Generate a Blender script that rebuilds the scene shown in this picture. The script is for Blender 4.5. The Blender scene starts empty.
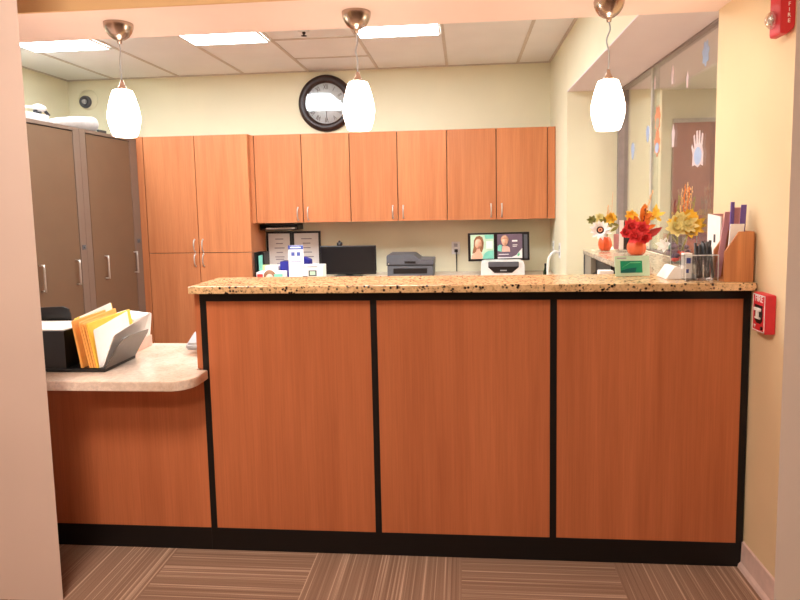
import bpy, bmesh, math, random
from mathutils import Vector, Matrix, noise
random.seed(7)
S = bpy.context.scene
COL = S.collection
PI = math.pi

# ------------------------------------------------------------------ materials
def lin(c):
    return tuple((v/12.92 if v <= .04045 else ((v+.055)/1.055)**2.4) for v in (x/255 for x in c))

def newmat(name):
    m = bpy.data.materials.new(name); m.use_nodes = True
    nt = m.node_tree; nt.nodes.clear()
    out = nt.nodes.new('ShaderNodeOutputMaterial')
    b = nt.nodes.new('ShaderNodeBsdfPrincipled')
    nt.links.new(b.outputs[0], out.inputs[0])
    return m, nt, b

def setp(b, **k):
    for n, v in k.items():
        n = n.replace('_', ' ')
        if n in b.inputs: b.inputs[n].default_value = v

def coords(nt, scale=(1,1,1), rot=(0,0,0)):
    tc = nt.nodes.new('ShaderNodeTexCoord'); mp = nt.nodes.new('ShaderNodeMapping')
    mp.inputs['Scale'].default_value = scale; mp.inputs['Rotation'].default_value = rot
    nt.links.new(tc.outputs['Object'], mp.inputs[0]); return mp.outputs[0]

def ramp(nt, fac, stops, interp='LINEAR'):
    r = nt.nodes.new('ShaderNodeValToRGB'); r.color_ramp.interpolation = interp
    while len(r.color_ramp.elements) < len(stops): r.color_ramp.elements.new(.5)
    for e, (p, c) in zip(r.color_ramp.elements, stops):
        e.position = p; e.color = (*c, 1)
    nt.links.new(fac, r.inputs[0]); return r.outputs[0]

def noise_tex(nt, vec, scale, detail=3, rough=.55):
    n = nt.nodes.new('ShaderNodeTexNoise')
    n.inputs['Scale'].default_value = scale; n.inputs['Detail'].default_value = detail; n.inputs['Roughness'].default_value = rough
    nt.links.new(vec, n.inputs['Vector']); return n.outputs['Fac']

def bump(nt, b, h, strength=.2, dist=.002):
    n = nt.nodes.new('ShaderNodeBump'); n.inputs['Strength'].default_value = strength; n.inputs['Distance'].default_value = dist
    nt.links.new(h, n.inputs['Height']); nt.links.new(n.outputs[0], b.inputs['Normal'])

def mix(nt, fac, a, b_, mode='MIX'):
    m = nt.nodes.new('ShaderNodeMix'); m.data_type = 'RGBA'; m.blend_type = mode
    if isinstance(fac, (int, float)): m.inputs[0].default_value = fac
    else: nt.links.new(fac, m.inputs[0])
    for i, v in ((6, a), (7, b_)):
        if isinstance(v, tuple): m.inputs[i].default_value = (*v, 1)
        else: nt.links.new(v, m.inputs[i])
    return m.outputs[2]

def flat(name, rgb, rough=.5, metal=0, var=.06, scale=30, spec=.5, **k):
    m, nt, b = newmat(name); c = lin(rgb)
    n = noise_tex(nt, coords(nt), scale, 2)
    col = ramp(nt, n, [(.3, tuple(x*(1-var) for x in c)), (.7, tuple(min(1, x*(1+var)) for x in c))])
    nt.links.new(col, b.inputs['Base Color'])
    setp(b, Roughness=rough, Metallic=metal, Specular_IOR_Level=spec, **k)
    return m

def paint(name, rgb, rough=.75):
    m, nt, b = newmat(name); c = lin(rgb); v = coords(nt)
    n = noise_tex(nt, v, 2.5, 2)
    col = ramp(nt, n, [(.3, tuple(x*.975 for x in c)), (.7, tuple(min(1, x*1.025) for x in c))])
    nt.links.new(col, b.inputs['Base Color']); setp(b, Roughness=rough, Specular_IOR_Level=.25)
    bump(nt, b, noise_tex(nt, v, 240, 2), .08, .001); return m

def wood(name, c0, c1, rough=.38, sx=1.0, spec=.4, seed=0.):
    m, nt, b = newmat(name); a = lin(c0); d = lin(c1)
    v = coords(nt, (9*sx, 9*sx, .55)); v2 = coords(nt, (120*sx, 120*sx, 2.2)); v3 = coords(nt, (2.2, 2.2, .25))
    n1 = noise_tex(nt, v, 1.6, 4, .6); n2 = noise_tex(nt, v2, 1.5, 3, .6); n3 = noise_tex(nt, v3, 1.2, 2)
    base = ramp(nt, n1, [(.3, a), (.7, d)])
    fine = ramp(nt, n2, [(.3, (.91, .90, .89)), (.65, (1.03, 1.03, 1.03))])
    broad = ramp(nt, n3, [(.3, (.92, .90, .88)), (.7, (1.06, 1.06, 1.06))])
    c = mix(nt, 1., base, fine, 'MULTIPLY'); c = mix(nt, 1., c, broad, 'MULTIPLY')
    nt.links.new(c, b.inputs['Base Color']); setp(b, Roughness=rough, Specular_IOR_Level=spec)
    bump(nt, b, n2, .05, .0006); return m

def granite(name, base, mid, dark, specks=True):
    m, nt, b = newmat(name); v = coords(nt)
    n = noise_tex(nt, v, 55, 4, .7); big = noise_tex(nt, v, 9, 3)
    c = ramp(nt, n, [(.32, lin(mid)), (.5, lin(base)), (.7, tuple(min(1, x*1.12) for x in lin(base)))])
    c2 = ramp(nt, big, [(.35, (.86, .80, .74)), (.65, (1.05, 1.03, 1.0))]); c = mix(nt, 1., c, c2, 'MULTIPLY')
    vo = nt.nodes.new('ShaderNodeTexVoronoi'); vo.inputs['Scale'].default_value = 78; nt.links.new(v, vo.inputs['Vector'])
    nd = noise_tex(nt, v, 38, 3, .6)
    f = ramp(nt, nd, [(.46, (0, 0, 0)), (.52, (1, 1, 1))])
    f2 = ramp(nt, vo.outputs['Distance'], [(.28, (1, 1, 1)), (.5, (0, 0, 0))])
    ff = mix(nt, 1., f, f2, 'MULTIPLY')
    c = mix(nt, ff, c, lin(dark))
    nt.links.new(c, b.inputs['Base Color']); setp(b, Roughness=.16, Specular_IOR_Level=.5); return m

def emis(name, rgb, strength):
    m, nt, b = newmat(name); c = lin(rgb)
    n = noise_tex(nt, coords(nt), 20, 1)
    col = ramp(nt, n, [(.3, tuple(x*.97 for x in c)), (.7, c)])
    nt.links.new(col, b.inputs['Emission Color']); nt.links.new(col, b.inputs['Base Color'])
    setp(b, Emission_Strength=strength, Roughness=.4); return m

def clear(name, tint=(1,1,1), refl=.06, rough=.02, amount=1.):
    m = bpy.data.materials.new(name); m.use_nodes = True; nt = m.node_tree; nt.nodes.clear()
    out = nt.nodes.new('ShaderNodeOutputMaterial'); mx = nt.nodes.new('ShaderNodeMixShader')
    t = nt.nodes.new('ShaderNodeBsdfTransparent'); g = nt.nodes.new('ShaderNodeBsdfGlossy')
    lw = nt.nodes.new('ShaderNodeLayerWeight'); lw.inputs[0].default_value = .5
    pw = nt.nodes.new('ShaderNodeMath'); pw.operation = 'POWER'; pw.inputs[1].default_value = 4.; nt.links.new(lw.outputs['Facing'], pw.inputs[0])
    ad = nt.nodes.new('ShaderNodeMath'); ad.operation = 'MULTIPLY_ADD'
    ad.inputs[1].default_value = amount; ad.inputs[2].default_value = refl
    t.inputs[0].default_value = (*tint, 1); g.inputs['Roughness'].default_value = rough
    nt.links.new(pw.outputs[0], ad.inputs[0]); nt.links.new(ad.outputs[0], mx.inputs[0])
    nt.links.new(t.outputs[0], mx.inputs[1]); nt.links.new(g.outputs[0], mx.inputs[2]); nt.links.new(mx.outputs[0], out.inputs[0])
    return m

def carpet():
    m, nt, b = newmat('carpet')
    tc = nt.nodes.new('ShaderNodeTexCoord'); sp = nt.nodes.new('ShaderNodeSeparateXYZ'); nt.links.new(tc.outputs['Object'], sp.inputs[0])
    def math_(op, a, b_=None):
        n = nt.nodes.new('ShaderNodeMath'); n.operation = op
        for i, v in enumerate((a, b_)):
            if v is None: continue
            if isinstance(v, (int, float)): n.inputs[i].default_value = v
            else: nt.links.new(v, n.inputs[i])
        return n.outputs[0]
    T = .566
    tx = math_('FLOOR', math_('DIVIDE', math_('ADD', sp.outputs[0], .755 + 11*T), T))
    ty = math_('FLOOR', math_('DIVIDE', math_('ADD', sp.outputs[1], .022 + 20*T), T))
    par = math_('MODULO', math_('ADD', tx, ty), 2.)
    along = nt.nodes.new('ShaderNodeCombineXYZ'); across = nt.nodes.new('ShaderNodeCombineXYZ')
    def stripe(u, v, nm):
        cb = nt.nodes.new('ShaderNodeCombineXYZ'); nt.links.new(math_('MULTIPLY', u, 135.), cb.inputs[0]); nt.links.new(math_('MULTIPLY', v, .5), cb.inputs[1])
        nt.links.new(math_('MULTIPLY', math_('ADD', tx, math_('MULTIPLY', ty, 3.)), 7.3), cb.inputs[2])
        return noise_tex(nt, cb.outputs[0], 1., 3, .65)
    s0 = stripe(sp.outputs[0], sp.outputs[1], 'a'); s1 = stripe(sp.outputs[1], sp.outputs[0], 'b')
    mx = nt.nodes.new('ShaderNodeMix'); nt.links.new(par, mx.inputs[0]); nt.links.new(s0, mx.inputs[2]); nt.links.new(s1, mx.inputs[3])
    col = ramp(nt, mx.outputs[0], [(.30, lin((146, 114, 98))), (.46, lin((166, 134, 114))), (.57, lin((172, 140, 120))), (.66, lin((226, 194, 170)))])
    n = noise_tex(nt, tc.outputs['Object'], 420, 2)
    col = mix(nt, .45, col, ramp(nt, n, [(.3, (.35, .33, .31)), (.7, (.95, .93, .9))]), 'MULTIPLY')
    nt.links.new(col, b.inputs['Base Color']); setp(b, Roughness=.95, Specular_IOR_Level=.1)
    bump(nt, b, n, .6, .004); return m

M = {}
M['cream'] = paint('cream wall paint', (236, 230, 200))
M['cream_hall'] = paint('hall wall paint', (228, 206, 168))
M['jamb'] = paint('pinkish beige wall paint', (232, 208, 194))
M['jambl'] = paint('dusty pink wall paint', (212, 188, 176))  # jamb paint darkened to offset the near hall lamp
M['jambr'] = paint('pale pink wall paint', (246, 228, 214))  # same jamb paint lightened, standing in for missing hall light
M['tan'] = paint('tan wall paint', (140, 112, 90))  # unseen hall walls coloured dark to cut bounced light
M['header'] = paint('tan header paint', (226, 186, 136))
M['soffit'] = paint('soffit paint', (254, 228, 216))
M['ceil'] = paint('ceiling tile', (240, 240, 238), .9)
M['grid'] = flat('ceiling grid', (206, 196, 184), .6)
M['carpet'] = carpet()
M['base'] = flat('baseboard vinyl', (222, 196, 188), .5)
M['wood'] = wood('cherry laminate', (192, 118, 76), (210, 136, 90), spec=.3)
M['panel'] = wood('front panel laminate', (184, 106, 68), (204, 122, 80), spec=.3)  # same cherry laminate, the counter's dimmer light put into the colour
M['woodedge'] = wood('cherry edge', (150, 82, 48), (165, 92, 55))
M['oak'] = wood('light oak', (168, 98, 56), (220, 152, 98), sx=1.2)
M['gap'] = flat('dark cabinet gap', (24, 12, 8), .8)  # near-black sheet colour that paints the shade between cabinet doors
M['black'] = flat('black laminate', (20, 16, 16), .45, spec=.3)
M['granite'] = granite('speckled granite', (232, 198, 152), (184, 142, 100), (36, 24, 20))
M['granite2'] = granite('pale granite', (205, 192, 168), (170, 150, 120), (70, 56, 44))
M['lam'] = granite('beige laminate', (234, 216, 202), (222, 198, 182), (224, 204, 188))
M['locker'] = flat('bronze locker door', (118, 93, 72), .42, .0, .03, 6, spec=.4)
M['lockerf'] = flat('locker frame', (128, 108, 94), .42, .0, .03, 6)
M['steel'] = flat('brushed nickel', (214, 206, 198), .35, .75)
M['copper'] = flat('brushed bronze nickel', (196, 178, 164), .26, 1.)
M['white'] = flat('white plastic', (238, 236, 232), .4)
M['paper'] = flat('white paper', (246, 242, 238), .8, var=.02)
M['carton'] = flat('off white carton', (196, 192, 190), .6)
M['grey'] = flat('grey plastic', (92, 94, 100), .4)
M['lgrey'] = flat('light grey plastic', (170, 170, 172), .5)
M['dgrey'] = flat('dark grey plastic', (48, 48, 52), .35)
M['blackpl'] = flat('black plastic', (18, 17, 18), .3)
M['smoke'] = flat('satin grey metal sheet', (105, 98, 92), .3, .3)
M['shade'] = emis('opal glass shade', (255, 232, 212), 17.)
M['tube'] = emis('fluorescent diffuser', (242, 250, 255), 17.)
M['halltube'] = emis('hall diffuser', (255, 238, 222), 44.)
M['halltube2'] = emis('hall diffuser back', (255, 238, 222), 24.)
M['tube2'] = emis('far room diffuser', (255, 244, 240), 70.)
M['yenv'] = flat('yellow envelope', (250, 206, 80), .7)
M['oenv'] = flat('manila orange envelope', (246, 178, 92), .7)
M['pinkp'] = flat('pink paper', (240, 190, 172), .7)
M['red'] = flat('fire alarm red', (206, 40, 52), .4)
M['dred'] = flat('deep alarm red', (186, 44, 44), .4)
M['clockrim'] = flat('dark brown clock rim', (46, 26, 22), .35)
M['dial'] = flat('pale clock dial', (228, 236, 240), .6)
M['ink'] = flat('charcoal ink', (70, 66, 68), .7)
M['textgrey'] = flat('grey print', (170, 162, 168), .8)
M['bluebox'] = flat('royal blue card', (42, 46, 150), .5)
M['blueink'] = flat('blue print', (80, 96, 170), .6)
M['mint'] = flat('mint card', (200, 226, 198), .5)
M['green'] = flat('green card', (22, 146, 106), .4)
M['dgreen'] = flat('dark green card', (14, 96, 92), .4)
M['lgreen'] = flat('light green print', (110, 200, 150), .4)
M['lime'] = flat('lime note', (214, 240, 150), .6)
M['teal'] = flat('pale teal print', (130, 212, 190), .5)
M['redp'] = flat('red print', (226, 62, 56), .5)
M['skin'] = flat('printed skin tone', (236, 180, 150), .6)
M['hair'] = flat('printed brown hair', (150, 100, 66), .6)
M['hair2'] = flat('printed blond hair', (214, 160, 124), .6)
M['mauve'] = flat('printed plum', (112, 92, 108), .5)
M['bottle'] = flat('dark green bottle', (22, 40, 22), .15)
M['pot'] = flat('orange pumpkin pot', (238, 100, 50), .4)
M['pot2'] = flat('terracotta pumpkin pot', (226, 106, 62), .4)
M['petalw'] = flat('white petal', (250, 246, 242), .6)
M['petalr'] = flat('red petal', (240, 84, 84), .5)
M['petaly'] = flat('yellow petal', (255, 208, 80), .6)
M['petalc'] = flat('cream yellow petal', (255, 238, 176), .6)
M['leafo'] = flat('orange autumn leaf', (238, 140, 52), .6)
M['leafg'] = flat('olive leaf', (150, 146, 76), .6)
M['leafr'] = flat('dark red leaf', (170, 40, 36), .6)
M['wheat'] = flat('dried wheat', (240, 200, 150), .7)
M['berry'] = flat('dark red berry', (120, 24, 24), .3)
M['dcentre'] = flat('dark flower centre', (44, 20, 18), .7)
M['ocentre'] = flat('orange flower centre', (230, 150, 110), .7)
M['purple'] = flat('purple brochure', (104, 78, 150), .5)
M['dpink'] = flat('dusty pink card', (206, 146, 148), .6)
M['potp'] = flat('plum potpourri', (112, 84, 108), .8, var=.3, scale=60)
M['alu'] = flat('window track aluminium', (150, 138, 134), .4, .3)
M['mullion'] = flat('pale glass edge', (196, 196, 186), .35)
M['doorm'] = flat('mauve brown door', (116, 96, 98), .5)
M['sticker'] = flat('pale blue frosted sticker', (176, 196, 226), .6)
M['stickerw'] = flat('pinkish white sticker', (226, 206, 206), .6)
M['stickero'] = flat('orange sticker', (226, 150, 110), .6)
M['wallfar'] = paint('greige wall', (190, 176, 150))
M['ceilfar'] = paint('mauve ceiling', (176, 152, 146))
M['nichetop'] = paint('niche soffit paint', (232, 220, 222))
M['glass'] = clear('window glass', (.90, .92, .90), .03)
M['acrylic'] = clear('clear acrylic', (.97, .97, .97), .05)
M['clockglass'] = clear('clock glass', (1, 1, 1), .07, .01)
M['deskgrey'] = flat('grey partition board', (150, 142, 124), .6)

# ------------------------------------------------------------------ mesh helpers
class B:
    def __init__(s): s.bm = bmesh.new()
    def _add(s, tmp, mtx=None):
        if mtx is not None: tmp.transform(mtx)
        me = bpy.data.meshes.new('t'); tmp.to_mesh(me); tmp.free(); s.bm.from_mesh(me); bpy.data.meshes.remove(me); return s
    def box(s, lo, hi, bev=0, seg=2, mtx=None):
        t = bmesh.new(); bmesh.ops.create_cube(t, size=1)
        for v in t.verts: v.co = Vector([(lo[i]+hi[i])/2 + v.co[i]*(hi[i]-lo[i]) for i in range(3)])
        if bev: bmesh.ops.bevel(t, geom=list(t.edges), offset=bev, segments=seg, affect='EDGES', profile=.5)
        return s._add(t, mtx)
    def prism(s, pts, axis, a, b, bev=0, mtx=None):
        """pts: 2D outline; extruded along axis from a to b"""
        t = bmesh.new()
        def P(p, h):
            return {0: (h, p[0], p[1]), 1: (p[0], h, p[1]), 2: (p[0], p[1], h)}[axis]
        v0 = [t.verts.new(P(p, a)) for p in pts]; v1 = [t.verts.new(P(p, b)) for p in pts]
        n = len(pts)
        t.faces.new(v0); t.faces.new(v1[::-1])
        for i in range(n): t.faces.new((v0[i], v1[i], v1[(i+1) % n], v0[(i+1) % n]))
        bmesh.ops.recalc_face_normals(t, faces=t.faces)
        if bev: bmesh.ops.bevel(t, geom=list(t.edges), offset=bev, segments=2, affect='EDGES')
        return s._add(t, mtx)
    def lathe(s, prof, c=(0, 0, 0), seg=32, mtx=None, lobes=0, lob=0):
        t = bmesh.new(); rings = []
        for r, z in prof:
            if r < 1e-6: rings.append([t.verts.new((c[0], c[1], c[2]+z))]); continue
            q = [r*(1-lob*(1-abs(math.sin(lobes*PI*k/seg))) if lobes else 1) for k in range(seg)]
            rings.append([t.verts.new((c[0]+q[k]*math.cos(2*PI*k/seg), c[1]+q[k]*math.sin(2*PI*k/seg), c[2]+z)) for k in range(seg)])
        for a, b_ in zip(rings, rings[1:]):
            for k in range(seg):
                q = [a[k % len(a)], a[(k+1) % len(a)], b_[(k+1) % len(b_)], b_[k % len(b_)]]
                u = []
                for v in q:
                    if v not in u: u.append(v)
                if len(u) > 2: t.faces.new(u)
        bmesh.ops.recalc_face_normals(t, faces=t.faces)
        for f in t.faces: f.smooth = True
        return s._add(t, mtx)
    def cyl(s, p0, p1, r, r2=None, seg=16):
        p0, p1 = Vector(p0), Vector(p1); d = p1-p0; r2 = r if r2 is None else r2
        m = Matrix.Translation(p0) @ d.to_track_quat('Z', 'Y').to_matrix().to_4x4()
        return s.lathe([(0, 0), (r, 0), (r2, d.length), (0, d.length)], seg=seg, mtx=m)
    def tube(s, pts, r, seg=8, sub=4):
        P = [Vector(p) for p in pts]; path = []
        for i in range(len(P)-1):
            a, b_, c, d = P[max(i-1, 0)], P[i], P[i+1], P[min(i+2, len(P)-1)]
            for k in range(sub):
                t = k/sub
                path.append(.5*((2*b_)+(c-a)*t+(2*a-5*b_+4*c-d)*t*t+(3*b_-a-3*c+d)*t**3))
        path.append(P[-1]); t_ = bmesh.new(); rings = []; ref = None
        for i, p in enumerate(path):
            d = (path[min(i+1, len(path)-1)]-path[max(i-1, 0)]).normalized()
            if ref is None: ref = d.orthogonal().normalized()
            ref = (ref-d*ref.dot(d)).normalized(); o = d.cross(ref)
            rr = r(i/(len(path)-1)) if callable(r) else r
            rings.append([t_.verts.new(p+rr*(math.cos(2*PI*k/seg)*ref+math.sin(2*PI*k/seg)*o)) for k in range(seg)])
        for a, b_ in zip(rings, rings[1:]):
            for k in range(seg): t_.faces.new((a[k], a[(k+1) % seg], b_[(k+1) % seg], b_[k]))
        t_.faces.new(rings[0][::-1]); t_.faces.new(rings[-1])
        bmesh.ops.recalc_face_normals(t_, faces=t_.faces)
        for f in t_.faces: f.smooth = True
        return s._add(t_)
    def ball(s, c, r, sc=(1, 1, 1), seg=12):
        t = bmesh.new(); bmesh.ops.create_uvsphere(t, u_segments=seg, v_segments=max(6, seg//2), radius=r)
        for v in t.verts: v.co = Vector(c)+Vector([v.co[i]*sc[i] for i in range(3)])
        for f in t.faces: f.smooth = True
        return s._add(t)
    def text(s, body, size, mtx, depth=.0006):
        cu = bpy.data.curves.new('t', 'FONT'); cu.body = body; cu.size = size; cu.align_x = 'CENTER'; cu.align_y = 'CENTER'; cu.extrude = depth; cu.resolution_u = 2
        o = bpy.data.objects.new('t', cu); COL.objects.link(o)
        me = bpy.data.meshes.new_from_object(o.evaluated_get(bpy.context.evaluated_depsgraph_get()))
        bpy.data.objects.remove(o); bpy.data.curves.remove(cu)
        me.transform(mtx); s.bm.from_mesh(me); bpy.data.meshes.remove(me); return s
    def petal(s, base, direction, up, length, width, curl=.25, thick=.0012):
        """a leaf shaped blade with real thickness"""
        d = Vector(direction).normalized(); u = Vector(up); u = (u-d*u.dot(d)).normalized(); sd = d.cross(u)
        prof = [(0, .25), (.25, .8), (.55, 1), (.8, .65), (1, .08)]
        t = bmesh.new(); R = []
        for f_, w in prof:
            c = Vector(base)+d*length*f_+u*curl*length*(f_**2)
            R.append([t.verts.new(c+sd*width*.5*w), t.verts.new(c+u*-.12*width*w), t.verts.new(c-sd*width*.5*w),
                      t.verts.new(c+u*(-.12*width*w-thick)) ])
        for a, b_ in zip(R, R[1:]):
            for k in range(4): t.faces.new((a[k], a[(k+1) % 4], b_[(k+1) % 4], b_[k]))
        t.faces.new(R[0][::-1]); t.faces.new(R[-1])
        bmesh.ops.recalc_face_normals(t, faces=t.faces)
        return s._add(t)

def root_of(p):
    while p.parent: p = p.parent
    return p
def obj(name, b, mat, parent=None, label=None, smooth=None):
    """link a B() built in world coordinates as ONE mesh object under its parent (or on its own)"""
    bm = b.bm
    if parent is not None: L = Vector(root_of(parent).location)
    else:
        xs = [v.co for v in bm.verts]
        L = Vector(((min(v.x for v in xs)+max(v.x for v in xs))/2, (min(v.y for v in xs)+max(v.y for v in xs))/2, min(v.z for v in xs)))
    bmesh.ops.translate(bm, verts=bm.verts, vec=-L)
    me = bpy.data.meshes.new(name); bm.to_mesh(me); bm.free(); me.materials.append(M[mat] if isinstance(mat, str) else mat)
    o = bpy.data.objects.new(name, me); COL.objects.link(o)
    if parent is None: o.location = L
    else: o.parent = parent
    if label: o['label'] = label
    return o
def tag(o, label, cat, group=None):
    o['label'] = label; o['category'] = cat
    if group: o['group'] = group
    return o
def thing(name, loc, label, cat, group=None):
    o = bpy.data.objects.new(name, None); o.empty_display_size = .05; COL.objects.link(o); o.location = loc
    return tag(o, label, cat, group)
def struct(name, b, mat, parent=None):
    o = obj(name, b, mat, parent)
    if parent is None: o['kind'] = 'structure'
    return o
def box(lo, hi, bev=0): return B().box(lo, hi, bev)

# ------------------------------------------------------------------ the setting
XR = 1.012                      # right wall of the hall / end of the counter
XI = .77                        # inner face of the thick right wall
YB = 3.30                       # back wall
CZ = 2.58                       # office ceiling
struct('floor', box((-4.0, -4.7, -.05), (3.2, 6.1, 0)), 'carpet')
struct('wall_back', box((-3.9, YB, 0), (1.32, YB+.12, CZ+.05)), 'cream')
struct('wall_left', box((-3.84, .37, 0), (-3.72, YB, CZ+.05)), 'cream')
# thick right wall with the pass-through niche
struct('wall_right', box((XI, 2.42, 0), (1.45, YB, CZ+.05)), 'cream')
struct('wall_right_lintel', box((XI, .372, 2.169), (1.5, 2.42, CZ+.05)), 'cream')
struct('trim_2', box((XI, .372, 2.163), (1.5, 2.42, 2.169)), 'nichetop')
struct('wall_right_sill', box((1.0, .353, 0), (1.32, 2.42, 1.0115)), 'cream')
struct('wall_right_end', box((XR, -.30, 0), (1.45, .352, 2.66)), 'cream_hall')
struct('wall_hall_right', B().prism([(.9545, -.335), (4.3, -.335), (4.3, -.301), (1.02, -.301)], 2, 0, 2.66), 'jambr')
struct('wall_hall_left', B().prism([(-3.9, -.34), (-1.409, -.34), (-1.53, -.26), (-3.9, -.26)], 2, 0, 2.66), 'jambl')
struct('wall_above', B().box((-3.9, 0.004, 2.10), (XR, .37, 2.66)), 'soffit')
struct('trim_1', box((-3.9, -.008, 2.10), (XR, .004, 2.66)), 'header')
struct('wall_hall_back', box((-3.3, -4.7, 0), (3.2, -4.6, 2.66)), 'tan')
struct('wall_hall_west', box((-3.3, -4.6, 0), (-3.2, -.34, 2.66)), 'cream_hall')
struct('wall_hall_east', box((3.1, -4.6, 0), (3.2, -.336, 2.66)), 'tan')
struct('ceiling_hall', box((-3.9, -4.7, 2.66), (3.3, .37, 2.72)), 'ceil')
c = struct('ceiling', box((-3.84, .37, CZ), (XI, YB, CZ+.06)), 'ceil')
g = B()
CX = [-3.256, -2.623, -2.0, -1.397, -.762, -.139, .482]
for x in CX: g.box((x-.012, .37, CZ-.006), (x+.012, YB, CZ))
def bar(x0, x1, y): g.box((x0, y-.012, CZ-.006), (x1, y+.012, CZ))
for y in (2.817, 2.24, 1.63, 1.02): bar(CX[3], CX[4], y)
for i in (0, 2, 4):
    for y in (2.265, 1.045): bar(CX[i], CX[i+1], y)
for i in (1, 5): bar(CX[i], CX[i+1], 1.6)
g.box((-3.72, YB-.02, CZ-.008), (XI, YB, CZ)); g.box((-3.72, .37, CZ-.008), (-3.70, YB, CZ)); g.box((XI-.02, .37, CZ-.008), (XI, YB, CZ))
obj('ceiling_grid', g, 'grid', c)
struct('baseboard_right', B().prism([(XR, 0), (XR-.02, 0), (XR-.017, .012), (XR-.009, .022), (XR-.007, .098), (XR, .1)], 1, -.30, -.002), 'base')
# room beyond the glass
struct('wall_beyond_side', box((4.2, -.30, 0), (4.3, 4.9, 2.62)), 'wallfar')
struct('wall_beyond_end', box((1.32, 4.8, 0), (4.2, 4.9, 2.62)), 'wallfar')
struct('wall_beyond_back', box((1.32, YB+.12, 0), (1.36, 4.8, 2.62)), 'wallfar')
struct('ceiling_beyond', box((1.5, -.30, 2.56), (4.2, 4.8, 2.62)), 'ceil')
d = struct('door_1', box((2.36, 4.76, 0), (3.28, 4.80, 2.19)), 'doorm')
obj('door_frame', B().box((2.31, 4.75, 0), (2.36, 4.80, 2.24)).box((3.28, 4.75, 0), (3.33, 4.80, 2.24)).box((2.36, 4.75, 2.19), (3.28, 4.80, 2.24)), 'doorm', d)
obj('door_handle', B().cyl((3.20, 4.76, 1.0), (3.20, 4.71, 1.0), .012).cyl((3.21, 4.71, 1.0), (3.09, 4.71, 1.0), .010), 'steel', d)
# pass-through window with sliding panes
w = struct('window_1', B().box((1.142, .36, 2.152), (1.190, 2.42, 2.163)).box((1.135, 2.37, 1.04), (1.20, 2.42, 2.152)).box((1.14, .36, 1.04), (1.195, 2.37, 1.052)), 'alu')
obj('pane', box((1.150, .36, 1.052), (1.156, 1.66, 2.145)), 'glass', w)
obj('pane', box((1.172, 1.60, 1.052), (1.178, 2.37, 2.145)), 'glass', w)
obj('pane_edge', box((1.146, 1.635, 1.052), (1.160, 1.665, 2.152)), 'mullion', w)

# ------------------------------------------------------------------ reception counter
rc = thing('reception_counter', (0, .07, 0), 'tall reception counter front of three reddish wood panels framed by black strips', 'reception counter')
obj('counter_body', box((-1.037, .012, 0), (1.006, .15, 1.035)), 'panel', rc)
SX = [-1.003, -.343, .321, .996]
for a, b_ in zip(SX, SX[1:]):
    obj('front_panel', box((a+.012, 0, .092), (b_-.012, .0115, 1.003), .001), 'panel', rc)
for x in SX: obj('trim_strip', box((x-.012, -.002, .092), (x+.012, .0117, 1.003)), 'black', rc)
obj('top_rail', box((-1.015, -.003, 1.003), (1.008, .0117, 1.037)), 'black', rc)
obj('toe_kick', box((-1.015, -.001, .001), (1.008, .0117, .092)), 'black', rc)
obj('end_strip', box((-1.037, 0, .74), (-1.0155, .0118, 1.035)), 'panel', rc)
tag(obj('granite_countertop', box((-1.036, -.052, 1.038), (1.004, .236, 1.066), .003), 'granite'), 'speckled tan granite slab capping the tall reception counter', 'countertop')
lc = thing('low_counter', (-1.55, .2, 0), 'low counter front with plain wood panel under the beige worktop at left', 'counter')
obj('front_panel', box((-2.12, 0, .092), (-1.0155, .0115, .698), .001), 'panel', lc)
obj('toe_kick', box((-2.12, -.001, .001), (-1.0155, .0115, .092)), 'black', lc)
obj('counter_body', box((-2.12, .0117, 0), (-1.038, .42, .698)), 'panel', lc)
arc = [(-1.08+.085*math.sin(t), -.085-.085*math.cos(t)) for t in [i*PI/2/8 for i in range(9)]]
wt = [(-2.14, -.17)]+arc+[(-.995, -.004), (-1.040, -.004), (-1.040, .44), (-2.14, .44)]
tag(obj('worktop', B().prism(wt, 2, .699, .735, .003), 'lam'), 'beige mottled laminate worktop with rounded front corner', 'worktop')

# ------------------------------------------------------------------ cabinets at the back
def pull(parent, x, y, z, h=.105):
    """bow pull on a door facing -y"""
    b = B().tube([(x, y, z-h/2), (x, y-.018, z-h/2+.012), (x, y-.027, z), (x, y-.018, z+h/2-.012), (x, y, z+h/2)], .0055, 8, 5)
    b.ball((x, y-.002, z-h/2), .008, (1, .5, 1)).ball((x, y-.002, z+h/2), .008, (1, .5, 1))
    return obj('handle', b, 'steel', parent)
PF = 2.91
pc = thing('pantry_cabinet', (-2.355, 3.1, 0), 'tall wood pantry cabinet with four doors, between lockers and wall cabinets', 'cabinet')
obj('body', B().box((-2.90, PF+.02, 0), (-1.862, YB-.003, 1.988)), 'wood', pc)
obj('filler_strip', box((-2.90, PF, .08), (-2.806, PF+.019, 1.988)), 'wood', pc)
for (x0, x1, hx) in ((-2.800, -2.341, -2.376), (-2.334, -1.862, -2.30)):
    for (z0, z1, hz) in ((.966, 1.986, 1.028), (.09, .961, .898)):
        dd = obj('door', box((x0, PF, z0), (x1, PF+.019, z1), .0015), 'wood', pc)
        pull(dd, hx, PF, hz)
obj('gap_backing', box((-2.90, PF+.0191, .08), (-1.863, PF+.0199, 1.985)), 'gap', pc)
UF = 2.97
edges = [-1.826, -1.405, -.981, -.568, -.143, .274, .701]
ulab = ['wood wall cabinet nearest the tall pantry, above the framed certificates',
        'middle wood wall cabinet, partly below the hanging wall clock',
        'wood wall cabinet nearest the right wall, above the twin-poster screen']
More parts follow.
